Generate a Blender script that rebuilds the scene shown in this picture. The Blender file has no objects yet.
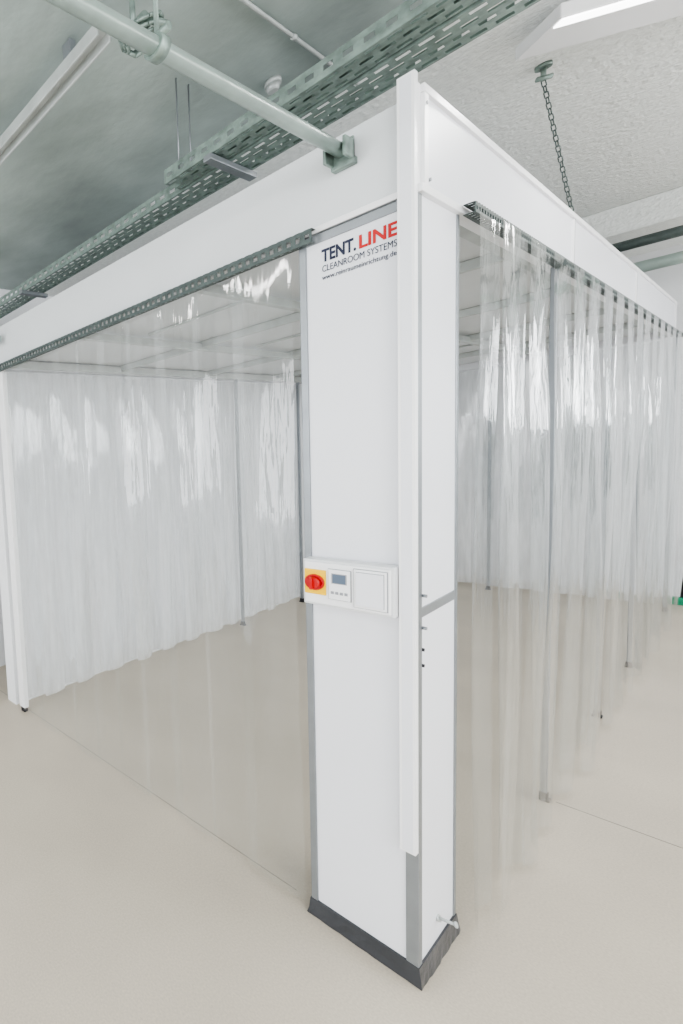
import bpy, bmesh, math, random
from mathutils import Vector, Matrix
random.seed(4)
scene=bpy.context.scene
COL=bpy.context.collection

# ------------------------------------------------------------ materials
def mat(name,col,rough=.5,metal=0.,bump=0.,bscale=20.,var=0.,vscale=4.,emit=0.,spec=.5,col2=None,bdist=.02,bdet=8):
    m=bpy.data.materials.new(name);m.use_nodes=True;nt=m.node_tree;b=nt.nodes["Principled BSDF"]
    b.inputs["Base Color"].default_value=(*col,1);b.inputs["Roughness"].default_value=rough
    b.inputs["Metallic"].default_value=metal;b.inputs["Specular IOR Level"].default_value=spec
    tc=nt.nodes.new("ShaderNodeTexCoord")
    if var>0:
        n=nt.nodes.new("ShaderNodeTexNoise");n.inputs["Scale"].default_value=vscale;n.inputs["Detail"].default_value=6
        nt.links.new(tc.outputs["Object"],n.inputs["Vector"])
        r=nt.nodes.new("ShaderNodeValToRGB");c2=col2 or tuple(c*(1-var) for c in col)
        r.color_ramp.elements[0].position=.3;r.color_ramp.elements[1].position=.7
        r.color_ramp.elements[0].color=(*c2,1);r.color_ramp.elements[1].color=(*col,1)
        nt.links.new(n.outputs["Fac"],r.inputs["Fac"]);nt.links.new(r.outputs["Color"],b.inputs["Base Color"])
    if bump>0:
        n=nt.nodes.new("ShaderNodeTexNoise");n.inputs["Scale"].default_value=bscale;n.inputs["Detail"].default_value=bdet
        nt.links.new(tc.outputs["Object"],n.inputs["Vector"])
        bp=nt.nodes.new("ShaderNodeBump");bp.inputs["Strength"].default_value=bump;bp.inputs["Distance"].default_value=bdist
        nt.links.new(n.outputs["Fac"],bp.inputs["Height"]);nt.links.new(bp.outputs["Normal"],b.inputs["Normal"])
    if emit>0:
        b.inputs["Emission Color"].default_value=(*col,1);b.inputs["Emission Strength"].default_value=emit
    return m
M_white=mat("white_panel",(.79,.80,.84),.35,var=.02)
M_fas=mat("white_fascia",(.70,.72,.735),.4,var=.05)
M_trim=mat("white_trim",(.88,.88,.89),.3,var=.01)
M_box=mat("enclosure_plastic",(.70,.71,.72),.35,var=.01)
M_wall=mat("wall_paint",(.84,.85,.87),.6,bump=.05,bscale=60,var=.03)
M_alu=mat("aluminium",(.30,.32,.34),.38,.6,var=.12,vscale=12)
M_galv=mat("galvanised",(.30,.38,.345),.42,.4,var=.45,vscale=30)
M_rail=mat("rail_steel",(.09,.115,.11),.45,.3,var=.3,vscale=40)
M_black=mat("black_rubber",(.02,.02,.025),.6,var=.2)
M_foil=mat("base_foil",(.055,.058,.066),.28,var=.35,vscale=9,bump=.3,bscale=14)
M_ceil=mat("ceiling_concrete",(.44,.51,.49),.6,bump=.4,bscale=7,var=.42,vscale=1.9)
M_plas=mat("ceiling_plaster",(.90,.92,.90),.9,bump=.7,bscale=55,var=.12,vscale=40,bdist=.012,bdet=3)
M_pipe=mat("painted_pipe",(.46,.56,.52),.3,.3,var=.3,vscale=8)
M_strut=mat("strut_paint",(.55,.58,.57),.4,.2,var=.2,vscale=9)
M_red=mat("red_plastic",(.5,.005,.008),.3,var=.05)
M_yel=mat("yellow_plastic",(.95,.58,.005),.35,var=.03)
M_scr=mat("display_glass",(.12,.16,.22),.15,var=.1)
M_grey=mat("grey_button",(.3,.31,.33),.4,var=.05)
M_navy=mat("print_navy",(.01,.015,.045),.5,var=.02)
M_rprint=mat("print_red",(.5,.01,.01),.5,var=.02)
M_green=mat("green_plastic",(.02,.3,.16),.4,var=.1)
M_joint=mat("joint_seal",(.29,.27,.235),.7,var=.1)
M_lamp=mat("lamp_diffuser",(1,1,1),.4,emit=6)
M_hedge=mat("foliage",(.06,.12,.04),.8,var=.6,vscale=6,bump=.6,bscale=12)
M_ground=mat("outdoor_paving",(.35,.35,.33),.8,var=.2)
M_floor=mat("epoxy_floor",(.545,.485,.40),.42,var=.16,vscale=1.4,bump=.02,bscale=6,spec=.35)
nt=M_floor.node_tree   # fine speckle in the epoxy
b=nt.nodes["Principled BSDF"];src=b.inputs["Base Color"].links[0].from_socket
n=nt.nodes.new("ShaderNodeTexNoise");n.inputs["Scale"].default_value=150;n.inputs["Detail"].default_value=2
tc=nt.nodes.new("ShaderNodeTexCoord");nt.links.new(tc.outputs["Object"],n.inputs["Vector"])
mr=nt.nodes.new("ShaderNodeMapRange");mr.inputs[1].default_value=.3;mr.inputs[2].default_value=.7;mr.inputs[3].default_value=.90;mr.inputs[4].default_value=1.06
nt.links.new(n.outputs["Fac"],mr.inputs[0]);vm=nt.nodes.new("ShaderNodeVectorMath");vm.operation='SCALE'
nt.links.new(src,vm.inputs[0]);nt.links.new(mr.outputs[0],vm.inputs["Scale"]);nt.links.new(vm.outputs[0],b.inputs["Base Color"])

def film(name,milk,refl,base=.05,bump=.25,tint=(.98,.99,.99)):
    m=bpy.data.materials.new(name);m.use_nodes=True;nt=m.node_tree;nt.nodes.clear()
    N=nt.nodes.new;L=nt.links.new
    out=N("ShaderNodeOutputMaterial");tr=N("ShaderNodeBsdfTransparent");tr.inputs[0].default_value=(*tint,1)
    gl=N("ShaderNodeBsdfGlossy");gl.inputs["Roughness"].default_value=.06;gl.inputs["Color"].default_value=(1,1,1,1)
    df=N("ShaderNodeBsdfDiffuse");df.inputs[0].default_value=(.93,.94,.96,1)
    tl=N("ShaderNodeBsdfTranslucent");tl.inputs[0].default_value=(.93,.94,.96,1)
    ad=N("ShaderNodeMixShader");ad.inputs[0].default_value=.4;L(df.outputs[0],ad.inputs[1]);L(tl.outputs[0],ad.inputs[2])
    m1=N("ShaderNodeMixShader");L(tr.outputs[0],m1.inputs[1]);L(ad.outputs[0],m1.inputs[2])
    tc=N("ShaderNodeTexCoord");mp=N("ShaderNodeMapping");mp.inputs["Scale"].default_value=(9,9,.8);L(tc.outputs["Object"],mp.inputs[0])
    ns=N("ShaderNodeTexNoise");ns.inputs["Scale"].default_value=1.5;ns.inputs["Detail"].default_value=3;L(mp.outputs[0],ns.inputs["Vector"])
    mr=N("ShaderNodeMapRange");mr.inputs[1].default_value=.35;mr.inputs[2].default_value=.75;mr.inputs[3].default_value=milk*.6;mr.inputs[4].default_value=min(1,milk*1.5)
    L(ns.outputs["Fac"],mr.inputs[0]);L(mr.outputs[0],m1.inputs[0])
    lw=N("ShaderNodeLayerWeight");lw.inputs[0].default_value=.5
    bp=N("ShaderNodeBump");bp.inputs["Strength"].default_value=bump;bp.inputs["Distance"].default_value=.03;L(ns.outputs["Fac"],bp.inputs["Height"])
    L(bp.outputs[0],gl.inputs["Normal"])
    pw=N("ShaderNodeMath");pw.operation='POWER';pw.inputs[1].default_value=4;L(lw.outputs["Facing"],pw.inputs[0])
    ma=N("ShaderNodeMath");ma.operation='MULTIPLY_ADD';ma.inputs[1].default_value=refl;ma.inputs[2].default_value=base;L(pw.outputs[0],ma.inputs[0])
    m2=N("ShaderNodeMixShader");L(ma.outputs[0],m2.inputs[0]);L(m1.outputs[0],m2.inputs[1]);L(gl.outputs[0],m2.inputs[2])
    L(m2.outputs[0],out.inputs[0]);return m
M_film=film("clear_pvc_film",.035,.55,.075,.35)
M_filmR=film("clear_pvc_film_heavy",.04,.65,.11,.6,(.93,.945,.945))
M_milk=film("milky_pvc_film",.58,.4,.08,.5)

# ------------------------------------------------------------ geometry helpers
def obj(name,me,parent=None):
    o=bpy.data.objects.new(name,me);COL.objects.link(o)
    if parent:o.parent=parent
    return o
def empty(name):
    o=bpy.data.objects.new(name,None);COL.objects.link(o);o.empty_display_size=.1;return o
def boxes(name,L,parent=None,bevel=.003):
    """L: list of (x0,x1,y0,y1,z0,z1,material)"""
    bm=bmesh.new();mats=[]
    for x0,x1,y0,y1,z0,z1,m in L:
        if m not in mats:mats.append(m)
        r=bmesh.ops.create_cube(bm,size=1)
        for v in r["verts"]:
            v.co=Vector(((x0+x1)/2+v.co.x*(x1-x0),(y0+y1)/2+v.co.y*(y1-y0),(z0+z1)/2+v.co.z*(z1-z0)))
        for f in {f for v in r["verts"] for f in v.link_faces}:f.material_index=mats.index(m)
    me=bpy.data.meshes.new(name);bm.to_mesh(me);bm.free()
    for m in mats:me.materials.append(m)
    o=obj(name,me,parent)
    if bevel:
        b=o.modifiers.new("bevel","BEVEL");b.width=bevel;b.segments=2;b.limit_method='ANGLE'
    return o
def cyl_bm(bm,a,b,r,seg=20,mi=0,r2=None):
    a=Vector(a);b=Vector(b);d=b-a
    q=d.to_track_quat('Z','Y').to_matrix().to_4x4()
    res=bmesh.ops.create_cone(bm,cap_ends=True,segments=seg,radius1=r,radius2=r if r2 is None else r2,depth=d.length,matrix=Matrix.Translation((a+b)/2)@q)
    for f in {f for v in res["verts"] for f in v.link_faces}:
        f.material_index=mi
        if len(f.verts)==4:f.smooth=True
def cyls(name,L,mats,parent=None):
    bm=bmesh.new()
    for c in L:cyl_bm(bm,*c)
    me=bpy.data.meshes.new(name);bm.to_mesh(me);bm.free()
    for m in mats:me.materials.append(m)
    return obj(name,me,parent)
def perf_into(bm,o,u,v,Lu,Lv,pitch,rows,hu=.7,hv=.45,stag=False,mi=0):
    """perforated sheet: origin o, axes u,v, slots cut per cell"""
    o=Vector(o);u=Vector(u);v=Vector(v);n=max(1,int(round(Lu/pitch)));pu=Lu/n;pv=Lv/rows
    for j in range(rows):
        off=(pu*.5 if (stag and j%2) else 0)
        for i in range(n):
            a=[i*pu+off-0,i*pu+off+pu*(1-hu)/2,i*pu+off+pu*(1+hu)/2,(i+1)*pu+off]
            b=[j*pv,j*pv+pv*(1-hv)/2,j*pv+pv*(1+hv)/2,(j+1)*pv]
            g=[[bm.verts.new(o+u*x+v*y) for y in b] for x in a]
            for p in range(3):
                for q in range(3):
                    if p==1 and q==1:continue
                    f=bm.faces.new((g[p][q],g[p+1][q],g[p+1][q+1],g[p][q+1]));f.material_index=mi
def finish(bm,name,mats,parent=None,solid=0.):
    bmesh.ops.remove_doubles(bm,verts=bm.verts,dist=.0004)
    me=bpy.data.meshes.new(name);bm.to_mesh(me);bm.free()
    for m in mats:me.materials.append(m)
    o=obj(name,me,parent)
    if solid:
        s=o.modifiers.new("solid","SOLIDIFY");s.thickness=solid
    return o
def strips(name,start,d,length,z0,z1,nrm,m,parent,width=.2,pitch=.165,bulge=.012,wob=.008,seed=1):
    rnd=random.Random(seed);bm=bmesh.new();start=Vector(start);d=Vector(d);nrm=Vector(nrm)
    n=int((length-width)/pitch)+1;pitch=(length-width)/max(1,n-1);nu=8;nv=26
    for i in range(n):
        ph=rnd.uniform(0,6.28);ph2=rnd.uniform(0,6.28);k=rnd.uniform(1.2,3);am=wob*rnd.uniform(.4,1.5);bl=bulge*rnd.uniform(.6,1.5);tw=rnd.uniform(-.012,.012)
        side=.007 if i%2 else -.007;g=[]
        for a in range(nu+1):
            u=a/nu;row=[]
            for b in range(nv+1):
                t=b/nv;z=z1+(z0-z1)*t;s=min(1,t*4)
                off=side+bl*math.sin(math.pi*u)*(1 if i%2 else -1)*s+am*math.sin(k*z+ph)*s+tw*(u-.5)*2*t*1.2+.3*am*math.sin(4*z+ph2+u*3)*s
                row.append(bm.verts.new(start+d*(i*pitch+u*width)+nrm*off+Vector((0,0,z))))
            g.append(row)
        for a in range(nu):
            for b in range(nv):
                f=bm.faces.new((g[a][b],g[a+1][b],g[a+1][b+1],g[a][b+1]));f.smooth=True
    me=bpy.data.meshes.new(name);bm.to_mesh(me);bm.free();me.materials.append(m)
    return obj(name,me,parent)

# dimensions
W1,W2,L1,L2,HR,H=.288,.335,2.062,5.673,2.436,2.72
CZ=3.3;XL,XR,YF,YB=-2.75,3.2,-4.6,6.22

# ------------------------------------------------------------ room shell
boxes("floor",[(XL-.1,XR+.1,YF-.1,YB+.1,-.1,0,M_floor)],bevel=0)
boxes("trim_floor_joint",[(XL,-.36,.05,.0535,-.002,.0012,M_joint),(.04,XR,1.497,1.501,-.002,.0012,M_joint)],bevel=0)
boxes("ceiling",[(XL-.1,XR+.1,YF-.1,.75,CZ,CZ+.15,M_ceil),(XL-.1,XR+.1,.75,YB+.1,CZ,CZ+.15,M_plas)],bevel=0)
boxes("wall_left",[(XL-.12,XL,YF,YB,0,CZ,M_wall)],bevel=0)
boxes("wall_back",[(XL,XR,YB,YB+.12,0,CZ,M_wall)],bevel=0)
def window_wall(name,axis,pos,a0,a1,n,zs,zt,sgn):
    L=[];t=.14;w=(a1-a0)/n;P=.28
    lo,hi=(pos,pos+t*sgn) if sgn>0 else (pos+t*sgn,pos)
    def add(u0,u1,z0,z1,m,d0=None,d1=None):
        d0=lo if d0 is None else d0;d1=hi if d1 is None else d1
        L.append((d0,d1,u0,u1,z0,z1,m) if axis=='x' else (u0,u1,d0,d1,z0,z1,m))
    add(a0,a1,0,zs,M_wall);add(a0,a1,zt,CZ,M_wall)
    for i in range(n+1):
        c=a0+i*w;add(max(a0,c-P/2),min(a1,c+P/2),zs,zt,M_wall)
    o=boxes(name,L,bevel=0)
    for i in range(n):
        L=[];u0=a0+i*w+P/2;u1=a0+(i+1)*w-P/2;f=.05;m0=pos+sgn*.04;m1=pos+sgn*.09
        d0,d1=min(m0,m1),max(m0,m1)
        add(u0,u0+f,zs,zt,M_trim,d0,d1);add(u1-f,u1,zs,zt,M_trim,d0,d1);add(u0,u1,zs,zs+f,M_trim,d0,d1);add(u0,u1,zt-f,zt,M_trim,d0,d1)
        um=(u0+u1)/2;add(um-.03,um+.03,zs,zt,M_trim,d0,d1)
        boxes("window_%d"%(i+1+(0 if axis=='x' else 10)),L)
window_wall("wall_right",'x',XR,YF,YB,6,.85,2.85,1)
window_wall("wall_front",'y',YF,XL,XR,3,.85,2.85,-1)
boxes("trim_ceiling_beam",[(XL,XR,4.22,4.62,3.1,CZ,M_plas)],bevel=.01)
HZ=CZ-.012
cyls("service_pipe",[((XL+.02,4.1,2.98),(XR-.02,4.1,2.98),.035,20,0),((.35,4.1,2.98),(.35,4.1,HZ),.008,8,0),((-1.5,4.1,2.98),(-1.5,4.1,HZ),.008,8,0)],[M_rail])
cyls("service_pipe",[((XL+.02,4.8,2.93),(XR-.02,4.8,2.93),.045,20,0),((.4,4.8,2.93),(.4,4.8,HZ),.008,8,0),((-1.5,4.8,2.93),(-1.5,4.8,HZ),.008,8,0)],[M_pipe])

# outside
boxes("outdoor_ground",[(XR+.14,30,-25,25,-.3,-.05,M_ground)],bevel=0)
bm=bmesh.new();NX,NZ=120,12;g=[]
for i in range(NX+1):
    row=[]
    for j in range(NZ+1):
        hh=1.9+.35*math.sin(i*.55)+.3*math.sin(i*.23+1)+random.uniform(-.12,.12)
        row.append(bm.verts.new((8+.6*math.sin(i*.9+j)+random.uniform(-.2,.2)+j*.03,-15+i*.3,-.1+hh*j/NZ)))
    g.append(row)
for i in range(NX):
    for j in range(NZ):bm.faces.new((g[i][j],g[i+1][j],g[i+1][j+1],g[i][j+1]))
finish(bm,"garden_hedge",[M_hedge])

# ------------------------------------------------------------ cleanroom tent frame
tent=empty("cleanroom_tent")
PT=HR-.004
L=[(-W1+.018,-.028,.006,.02,.012,PT,M_white),
   (-.02,-.003,.028,W2-.018,.012,PT,M_white),
   (-W1,-W1+.02,0,.03,.0,PT,M_alu),(-.03,0,0,.03,.0,PT,M_alu),(-.03,0,W2-.02,W2,.0,PT,M_alu),(-W1,-W1+.03,W2-.03,W2,0,PT,M_alu),
   (-W1+.018,-.036,0.001,.03,HR-.034,HR-.006,M_alu),
   (-.025,-.001,.028,W2-.018,1.2,1.232,M_alu),
   (-W1+.002,-W1+.014,.03,W2-.03,.012,PT,M_white),(-W1+.03,-.03,W2-.02,W2-.006,.012,PT,M_white)]
boxes("corner_column",L,tent,.002)
# dark skirting foil wrapped round the base (folded over and taped to the panels)
bm=bmesh.new();N=64;g=[]
def per(t,s):
    P=[Vector((-W1-s,-s)),Vector((s,-s)),Vector((s,W2+s)),Vector((-W1-s,W2+s))];t=(t%1)*4;i=int(t);return P[i].lerp(P[(i+1)%4],t-i)
for i in range(N):
    t=i/N;row=[]
    for j,(z,s) in enumerate([(0.001,.010),(.025,.006),(.045,.004),(.062,.002),(.0635,-.008)]):
        p=per(t,s+(random.uniform(-.001,.002) if j<2 else 0));row.append(bm.verts.new((p.x,p.y,z)))
    g.append(row)
for i in range(N):
    for j in range(4):bm.faces.new((g[i][j],g[(i+1)%N][j],g[(i+1)%N][j+1],g[i][j+1]))
finish(bm,"base_foil",[M_foil],tent)
# vertical cable duct on the corner
boxes("cable_duct",[(-.036,.0,-.024,-.001,.455,2.745,M_trim),(-.030,-.006,-.0245,-.0235,.46,2.74,M_white)],tent,.002)
# fascias
HF=2.695
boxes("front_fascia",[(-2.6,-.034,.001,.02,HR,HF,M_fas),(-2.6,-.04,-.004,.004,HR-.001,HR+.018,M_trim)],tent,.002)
L=[(-.02,.0,0.021,L2,HR+.002,H-.001,M_white),(-.02,0,-.0005,.021,HR,H,M_trim),(-.004,.008,.02,L2,H-.022,H,M_trim),(-.004,.008,.02,.05,HR+.01,H-.024,M_trim)]
for y in (1.85,3.62,L2-.012):L.append((-.002,.006,y-.012,y+.012,HR+.018,H-.024,M_trim))
L.append((-.024,.009,.0,L2,HR-.006,HR+.016,M_trim))
boxes("side_fascia",L,tent,.0015)
boxes("fascia_joints",[(.0055,.0066,y-.002,y+.002,HR+.018,H-.024,M_alu) for y in (1.85,3.62)],tent,0)
boxes("rear_fascia",[(-L1,0,L2,L2+.02,HR,H,M_white),(-L1-.02,-L1,.02,L2,HR,H,M_white)],tent,.002)
L=[]
for (y,z) in ((.03,1.27),(.03,1.17),(.06,HR+.035),(.035,H-.05)):L.append(((0,y,z),(.010,y,z),.005,12,0))
for z in (1.05,1.1):L.append(((-.004,.035,z),(.003,.035,z),.005,12,1))
cyls("screws",L,[M_alu,M_black],tent)
cyls("floor_bolt",[((.0,.17,.14),(.040,.17,.150),.005,12,0),((.038,.17,.150),(.042,.17,.151),.009,12,0),((-.003,.17,.138),(.003,.17,.14),.011,12,0)],[M_strut],tent)
# posts with black feet
def post(x,y,w=.022,m=M_alu):
    return [(x-w/2,x+w/2,y-w/2,y+w/2,.035,HR-.008,m),(x-w/2-.003,x+w/2+.003,y-w/2-.003,y+w/2+.003,.012,.04,M_black),(x-w/2-.008,x+w/2+.008,y-w/2-.008,y+w/2+.008,0,.012,M_black)]
L=[]
for y in (1.479,2.698,3.79,L2-.02):L+=post(.008,y,.020)
for y in (2.761,3.92,L2-.02):L+=post(-L1+.03,y,.024)
L+=post(-1.03,L2-.02)
boxes("support_posts",L,tent,.002)
boxes("end_post",[(-L1-.01,-L1+.05,.0,.04,.035,HR-.002,M_trim),(-L1+.0,-L1+.04,.005,.035,0,.035,M_black)],tent,.003)
# roof: frame members + white panels
L=[(-L1+.002,-.025,.024,L2-.004,HR+.06,HR+.075,M_fas)]
for y in (1.2,2.35,3.5,4.6):L.append((-L1+.004,-.026,y-.016,y+.016,HR+.015,HR+.058,M_strut))
for x in (-.7,-1.38):L.append((x-.014,x+.014,.03,L2-.004,HR+.0,HR+.04,M_strut))
L+= [(-L1+.004,-L1+.03,.045,L2-.004,HR-.0,HR+.05,M_strut),(-.06,-.026,W2,L2-.004,HR,HR+.05,M_strut)]
for y in (.62,1.78,2.92,4.05):
    L.append((-1.34,-.74,y-.008,y+.008,HR+.045,HR+.059,M_strut))
boxes("roof_frame",L,tent,.002)

# ------------------------------------------------------------ strip curtains
def rail(name,start,d,nrm,length,h,parent,z):
    bm=bmesh.new();s=Vector(start)+Vector(nrm)*.026+Vector((0,0,z-h))
    perf_into(bm,s,d,(0,0,1),length,h,.026,1,.5,.4)
    perf_into(bm,Vector(start)+Vector((0,0,z-h)),d,nrm,length,.026,.026,1,.5,.4)
    perf_into(bm,Vector(start)+Vector((0,0,z)),d,nrm,length,.026,.026,1,.4,.4)
    return finish(bm,name,[M_rail],parent,.0025)
c=empty("strip_curtain");rail("hanging_rail",(-L1-.2,-.006,0),(1,0,0),(0,-1,0),L1-W1+.25,.042,c,HR+.008)
strips("pvc_strips",(-L1+.06,-.0,0),(1,0,0),L1-W1-.08,.03,HR-.035,(0,-1,0),M_film,c,seed=3,bulge=.013,wob=.007)
c=empty("strip_curtain");rail("hanging_rail",(.012,W2-.02,0),(0,1,0),(1,0,0),L2-W2+.05,.03,c,HR+.012)
strips("pvc_strips",(.048,W2+.005,0),(0,1,0),L2-W2-.02,.03,HR-.015,(1,0,0),M_filmR,c,seed=7,bulge=.022,wob=.012)
c=empty("strip_curtain")
strips("pvc_strips",(-L1-.012,.06,0),(0,1,0),L2-.1,.04,HR-.02,(1,0,0),M_milk,c,seed=11,bulge=.020,wob=.010,pitch=.165)
c=empty("strip_curtain")
strips("pvc_strips",(-L1+.05,L2+.03,0),(1,0,0),L1-.1,.04,HR-.02,(0,1,0),M_milk,c,seed=12,bulge=.014,wob=.01,pitch=.15)
boxes("wall_partition",[(-L1-.18,-L1-.08,.02,L2+.1,0,HR+.2,M_wall)],bevel=.002)

# ------------------------------------------------------------ control box on the column
cb=empty("electrical_control_box")
boxes("enclosure",[(-.272,-.038,-.048,-.0005,1.205,1.362,M_box),(-.266,-.044,-.055,-.048,1.213,1.354,M_trim)],cb,.005)
boxes("switch_plate",[(-.264,-.204,-.060,-.055,1.245,1.330,M_yel)],cb,.002)
cyls("rotary_switch",[((-.234,-.06,1.287),(-.234,-.066,1.287),.027,32,0),((-.234,-.066,1.287),(-.234,-.082,1.287),.021,32,0,.018)],[M_red],cb)
boxes("switch_handle",[(-.238,-.230,-.092,-.080,1.266,1.308,M_red)],cb,.002)
boxes("display_module",[(-.198,-.138,-.0585,-.055,1.236,1.338,M_grey),(-.1965,-.1395,-.060,-.0575,1.2375,1.3365,M_trim),(-.188,-.148,-.0615,-.06,1.290,1.324,M_grey),(-.185,-.151,-.062,-.061,1.2925,1.3215,M_scr)]+[(-.19+i*.012,-.182+i*.012,-.062,-.06,1.255,1.264,M_grey) for i in range(4)],cb,.001)
boxes("socket_flap",[(-.132,-.050,-.058,-.055,1.222,1.348,M_grey),(-.130,-.052,-.0605,-.057,1.224,1.346,M_trim),(-.125,-.057,-.0615,-.060,1.231,1.339,M_grey),(-.1235,-.0585,-.067,-.061,1.2325,1.3375,M_white)],cb,.0012)

# ------------------------------------------------------------ printed sign on the column
sg=empty("logo_sign")
def text(name,s,x0,x1,z,h,m,bold=0.):
    cu=bpy.data.curves.new(name,"FONT");cu.body=s;cu.size=h/.7;cu.offset=h*bold;cu.extrude=.0003;cu.materials.append(m)
    o=bpy.data.objects.new(name,cu);COL.objects.link(o);bpy.context.view_layer.update()
    o.scale=((x1-x0)/max(.001,o.dimensions.x),1,1);o.rotation_euler=(math.pi/2,0,0);o.location=(x0,.0045,z);o.parent=sg
text("lettering_dark","TENT.",-.226,-.138,2.338,.038,M_navy,.045)
text("lettering_red","LINE",-.133,-.046,2.338,.038,M_rprint,.045)
text("lettering_sub","CLEANROOM SYSTEMS",-.226,-.046,2.306,.020,M_navy)
text("lettering_web","www.reinraumeinrichtung.de",-.226,-.046,2.281,.015,M_navy,.005)

# ------------------------------------------------------------ cable trays
def tray(x0,x1,y0,y1,z,h,rows,pitch):
    bm=bmesh.new()
    perf_into(bm,(x0,y0,z),(1,0,0),(0,1,0),x1-x0,y1-y0,pitch,rows,.66,.42,True)
    perf_into(bm,(x0,y0,z),(1,0,0),(0,0,1),x1-x0,h,pitch,1,.5,.3)
    perf_into(bm,(x0,y1,z),(1,0,0),(0,0,1),x1-x0,h,pitch,1,.5,.3)
    o=finish(bm,"cable_tray",[M_galv],None,.0015)
    L=[]
    for x in (x0+.06,x1-.3):
        for y in (y0+.012,y1-.012):L.append(((x,y,z),(x,y,HZ),.003,8,0))
    cyls("hanger_rods",L,[M_alu],o);return o
tray(-2.7,3.1,.135,.290,2.90,.055,4,.05)
tray(-.78,3.1,.02,.125,2.905,.055,3,.05)
boxes("support_channel",[(-1.9,-1.87,.10,.32,2.875,2.897,M_alu),(.6,.64,.0,.32,2.875,2.897,M_alu),(-.6,-.57,.0,.32,2.875,2.897,M_alu)],None,.002)

# ------------------------------------------------------------ steel pipe with end bracket
pp=empty("overhead_pipe");PX,PZ=-.158,2.63
cyls("pipe",[((PX,-4.55,PZ),(PX,-.03,PZ),.0165,28,0)],[M_pipe],pp)
boxes("end_bracket",[(PX-.028,PX+.028,-.03,-.02,PZ-.045,PZ+.03,M_galv),(PX-.028,PX-.02,-.08,-.02,PZ-.035,PZ+.02,M_galv),(PX+.02,PX+.028,-.08,-.02,PZ-.035,PZ+.02,M_galv),(PX-.028,PX+.028,-.02,-.001,PZ-.045,PZ-.025,M_galv)],pp,.002)
L=[]
for y in (-.88,-3.2):
    L+=[((PX,y-.015,PZ),(PX,y+.015,PZ),.023,24,0),((PX,y,PZ+.01),(PX,y,HZ),.005,10,0),((PX-.03,y,PZ+.022),(PX+.03,y,PZ+.022),.009,12,0)]
cyls("pipe_clamps",L,[M_galv],pp)
pl=empty("wall_pipe")
cyls("pipe",[((-2.74,-.06,2.60),(-1.98,-.06,2.60),.024,24,0),((-1.98,-.06,2.60),(-1.95,-.06,2.60),.03,24,0)],[M_pipe],pl)

cyls("conduit",[((-.42,-.9,3.29),(-.42,1.0,3.29),.006,14,0)]+[((-.42,y-.01,3.29),(-.42,y+.01,3.29),.009,14,0) for y in (-.4,.3,.9)],[M_strut])
cyls("smoke_detector",[((-.57,.46,3.28),(-.57,.46,3.3),.030,28,0),((-.57,.46,3.255),(-.57,.46,3.28),.018,28,0,.028)],[M_strut])

# luminaires: the angled one is in view, the rest are added fill lights
def luminaire(w,l,loc,ang,power,dw=None,name="ceiling_luminaire"):
    e=empty(name);dw=dw or w
    boxes("housing",[(0,l,0,w,0,.05,M_trim)],e,.004)
    boxes("diffuser",[(.01,l-.01,.008,dw-.008,-.006,0,M_lamp)],e,0)
    cyls("suspension",[((l*a,w/2,.05),(l*a,w/2,HZ-loc[2]),.005,8,0) for a in (.2,.8)],[M_alu],e)
    ld=bpy.data.lights.new("luminaire_light","AREA");ld.shape='RECTANGLE';ld.size=l-.04;ld.size_y=dw-.02;ld.energy=power;ld.color=(1,.98,.95)
    o=bpy.data.objects.new("luminaire_light",ld);COL.objects.link(o);o.location=(l/2,dw/2,-.012);o.parent=e
    e.location=loc;e.rotation_euler=(0,0,ang)
luminaire(.19,1.2,(.078,1.03,3.2),math.radians(43),14,.05)
luminaire(.15,1.4,(.9,-1.2,3.2),0,24)  # added out of frame as fill light, not a known lamp
luminaire(.15,1.4,(-2.2,-2.6,3.2),0,24)  # unseen fill light, added to brighten the room
luminaire(.15,1.4,(1.1,3.0,3.2),0,20)  # another added fill light outside the view
boxes("strut_channel",[(-2.7,-.62,-.53,-.52,3.17,3.21,M_strut),(-2.7,-.62,-.47,-.46,3.17,3.21,M_strut),(-2.7,-.62,-.53,-.46,3.205,3.215,M_strut),(-2.0,-1.96,-.51,-.48,3.215,HZ,M_alu),(-.8,-.76,-.51,-.48,3.215,HZ,M_alu)],None,.003)
hk=empty("ceiling_clamp")
L=[((-.55,-.44,3.3),(-.55,-.44,3.16),.009,12,0),((-.585,-.44,3.15),(-.50,-.44,3.15),.024,16,0),((-.53,-.49,3.12),(-.53,-.39,3.12),.014,12,0),((-.50,-.44,3.15),(-.45,-.41,3.10),.010,12,0),((-.56,-.40,3.13),(-.50,-.40,3.09),.012,12,0)]
for k in range(3):
    for a in range(10):
        t=a*.628;R0=.045+.012*k;L.append(((-.53+R0*math.cos(t),-.43+.8*R0*math.sin(t),3.11+.014*k+.01*math.sin(t*2)),(-.53+R0*math.cos(t+.65),-.43+.8*R0*math.sin(t+.65),3.11+.014*k+.01*math.sin(t*2+1.3)),.006,8,0))
cyls("clamp",L,[M_galv],hk)

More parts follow.
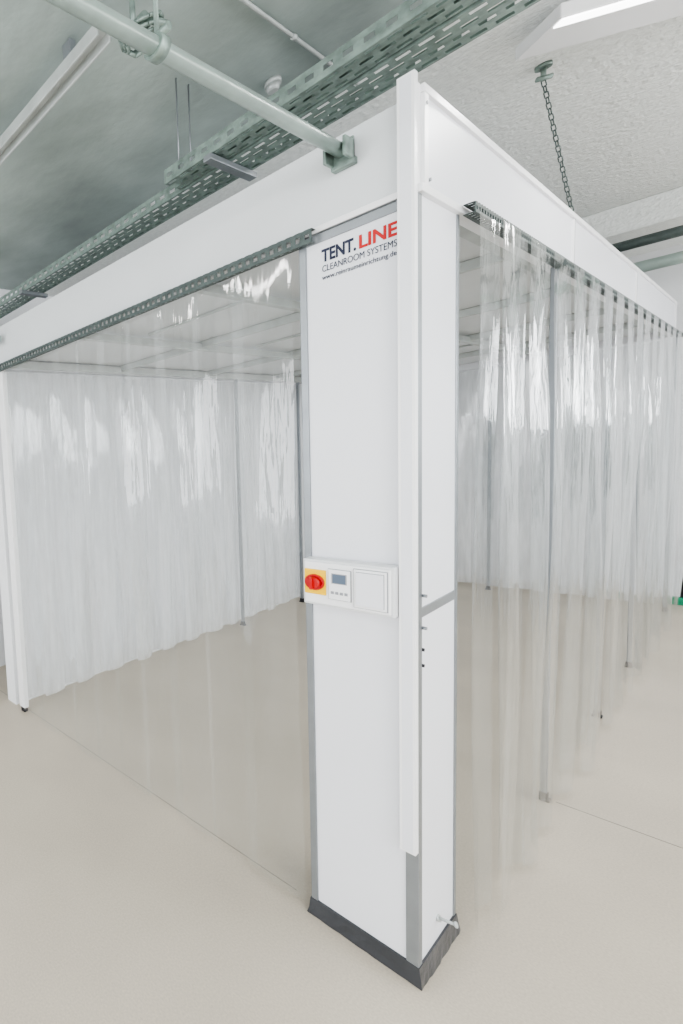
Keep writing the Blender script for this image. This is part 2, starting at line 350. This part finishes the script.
# ------------------------------------------------------------ chain
ch=empty("suspension_chain")
bm=bmesh.new();A=Vector((-.04,1.53,3.235));B=Vector((-.012,1.93,2.735));n=26;dirv=(B-A).normalized()
def link(bm,c,q,hl,r,t):
    seg=20;tb=6;g=[]
    for i in range(seg):
        a=2*math.pi*i/seg;ctr=Vector((r*math.cos(a),0,r*math.sin(a)+(hl if math.sin(a)>0 else -hl)));nr=Vector((math.cos(a),0,math.sin(a)));row=[]
        for j in range(tb):
            b=2*math.pi*j/tb;row.append(bm.verts.new(c+q@(ctr+nr*t*math.cos(b)+Vector((0,1,0))*t*math.sin(b))))
        g.append(row)
    for i in range(seg):
        for j in range(tb):
            f=bm.faces.new((g[i][j],g[(i+1)%seg][j],g[(i+1)%seg][(j+1)%tb],g[i][(j+1)%tb]));f.smooth=True
q0=dirv.to_track_quat('Z','Y').to_matrix();step=(B-A).length/n
for i in range(n):
    q=q0@Matrix.Rotation(math.pi/2*(i%2)+.3,3,'Z');link(bm,A+(B-A)*((i+.5)/n),q,step*.32,.0065,.0021)
finish(bm,"chain_links",[M_rail],ch)
cyls("ceiling_hook",[((-.04,1.53,3.3),(-.04,1.53,3.285),.024,16,0),((-.04,1.53,3.29),(-.04,1.53,3.235),.008,12,0),((-.055,1.515,3.245),(-.02,1.545,3.245),.010,12,0)],[M_galv],ch)
cyls("lifting_eye",[((-.012,1.93,2.72),(-.012,1.93,2.745),.007,12,0)],[M_alu],ch)
boxes("chain_cross_rail",[(-.12,-.024,1.89,1.97,2.69,2.718,M_alu),(-.09,-.05,1.91,1.95,2.513,2.69,M_alu)],tent,.002)

br=empty("floor_broom")
cyls("handle",[((.07,6.0,.05),(.09,6.17,.62),.014,14,0)],[M_black],br)
boxes("broom_head",[(-.02,.26,5.97,6.03,.03,.07,M_green),(-.01,.25,5.975,6.025,0,.03,M_green)],br,.006)

# ------------------------------------------------------------ daylight
def area(name,loc,rot,sx,sy,e,col):
    ld=bpy.data.lights.new(name,"AREA");ld.shape='RECTANGLE';ld.size=sx;ld.size_y=sy;ld.energy=e;ld.color=col
    o=bpy.data.objects.new(name,ld);COL.objects.link(o);o.location=loc;o.rotation_euler=rot;return o
area("daylight_side",(XR+.35,(YF+YB)/2,2.35),(0,math.pi/2,0),1.1,YB-YF,440,(.97,.985,1))
area("daylight_front",((XL+XR)/2,YF-.35,2.0),(math.pi/2,0,0),XR-XL,1.9,210,(.97,.985,1))
w=bpy.data.worlds.new("sky");scene.world=w;w.use_nodes=True;bg=w.node_tree.nodes["Background"];bg.inputs[0].default_value=(.92,.96,1,1);bg.inputs[1].default_value=2.2
scene.view_settings.view_transform='AgX'
try: scene.view_settings.look='AgX - Medium High Contrast'
except Exception: pass
scene.view_settings.exposure=-.25

# ------------------------------------------------------------ camera
yaw,pitch,roll,f,px,py=1.086,-.074,-.079,449.94,-54.52,506.6
d=Vector((-math.sin(yaw)*math.cos(pitch),math.cos(yaw)*math.cos(pitch),math.sin(pitch)))
r=Vector((math.cos(yaw),math.sin(yaw),0));u=r.cross(d);cc,ss=math.cos(roll),math.sin(roll)
R=cc*r+ss*u;U=-ss*r+cc*u
cd=bpy.data.cameras.new("camera");cd.sensor_width=36;cd.lens=f/1024*36;cd.shift_x=(341.5-px)/1024;cd.shift_y=-(512-py)/1024;cd.clip_start=.02
cam=bpy.data.objects.new("camera",cd);COL.objects.link(cam)
cam.matrix_world=Matrix(((R.x,U.x,-d.x,.515),(R.y,U.y,-d.y,-1.84),(R.z,U.z,-d.z,1.751),(0,0,0,1)))
scene.camera=cam
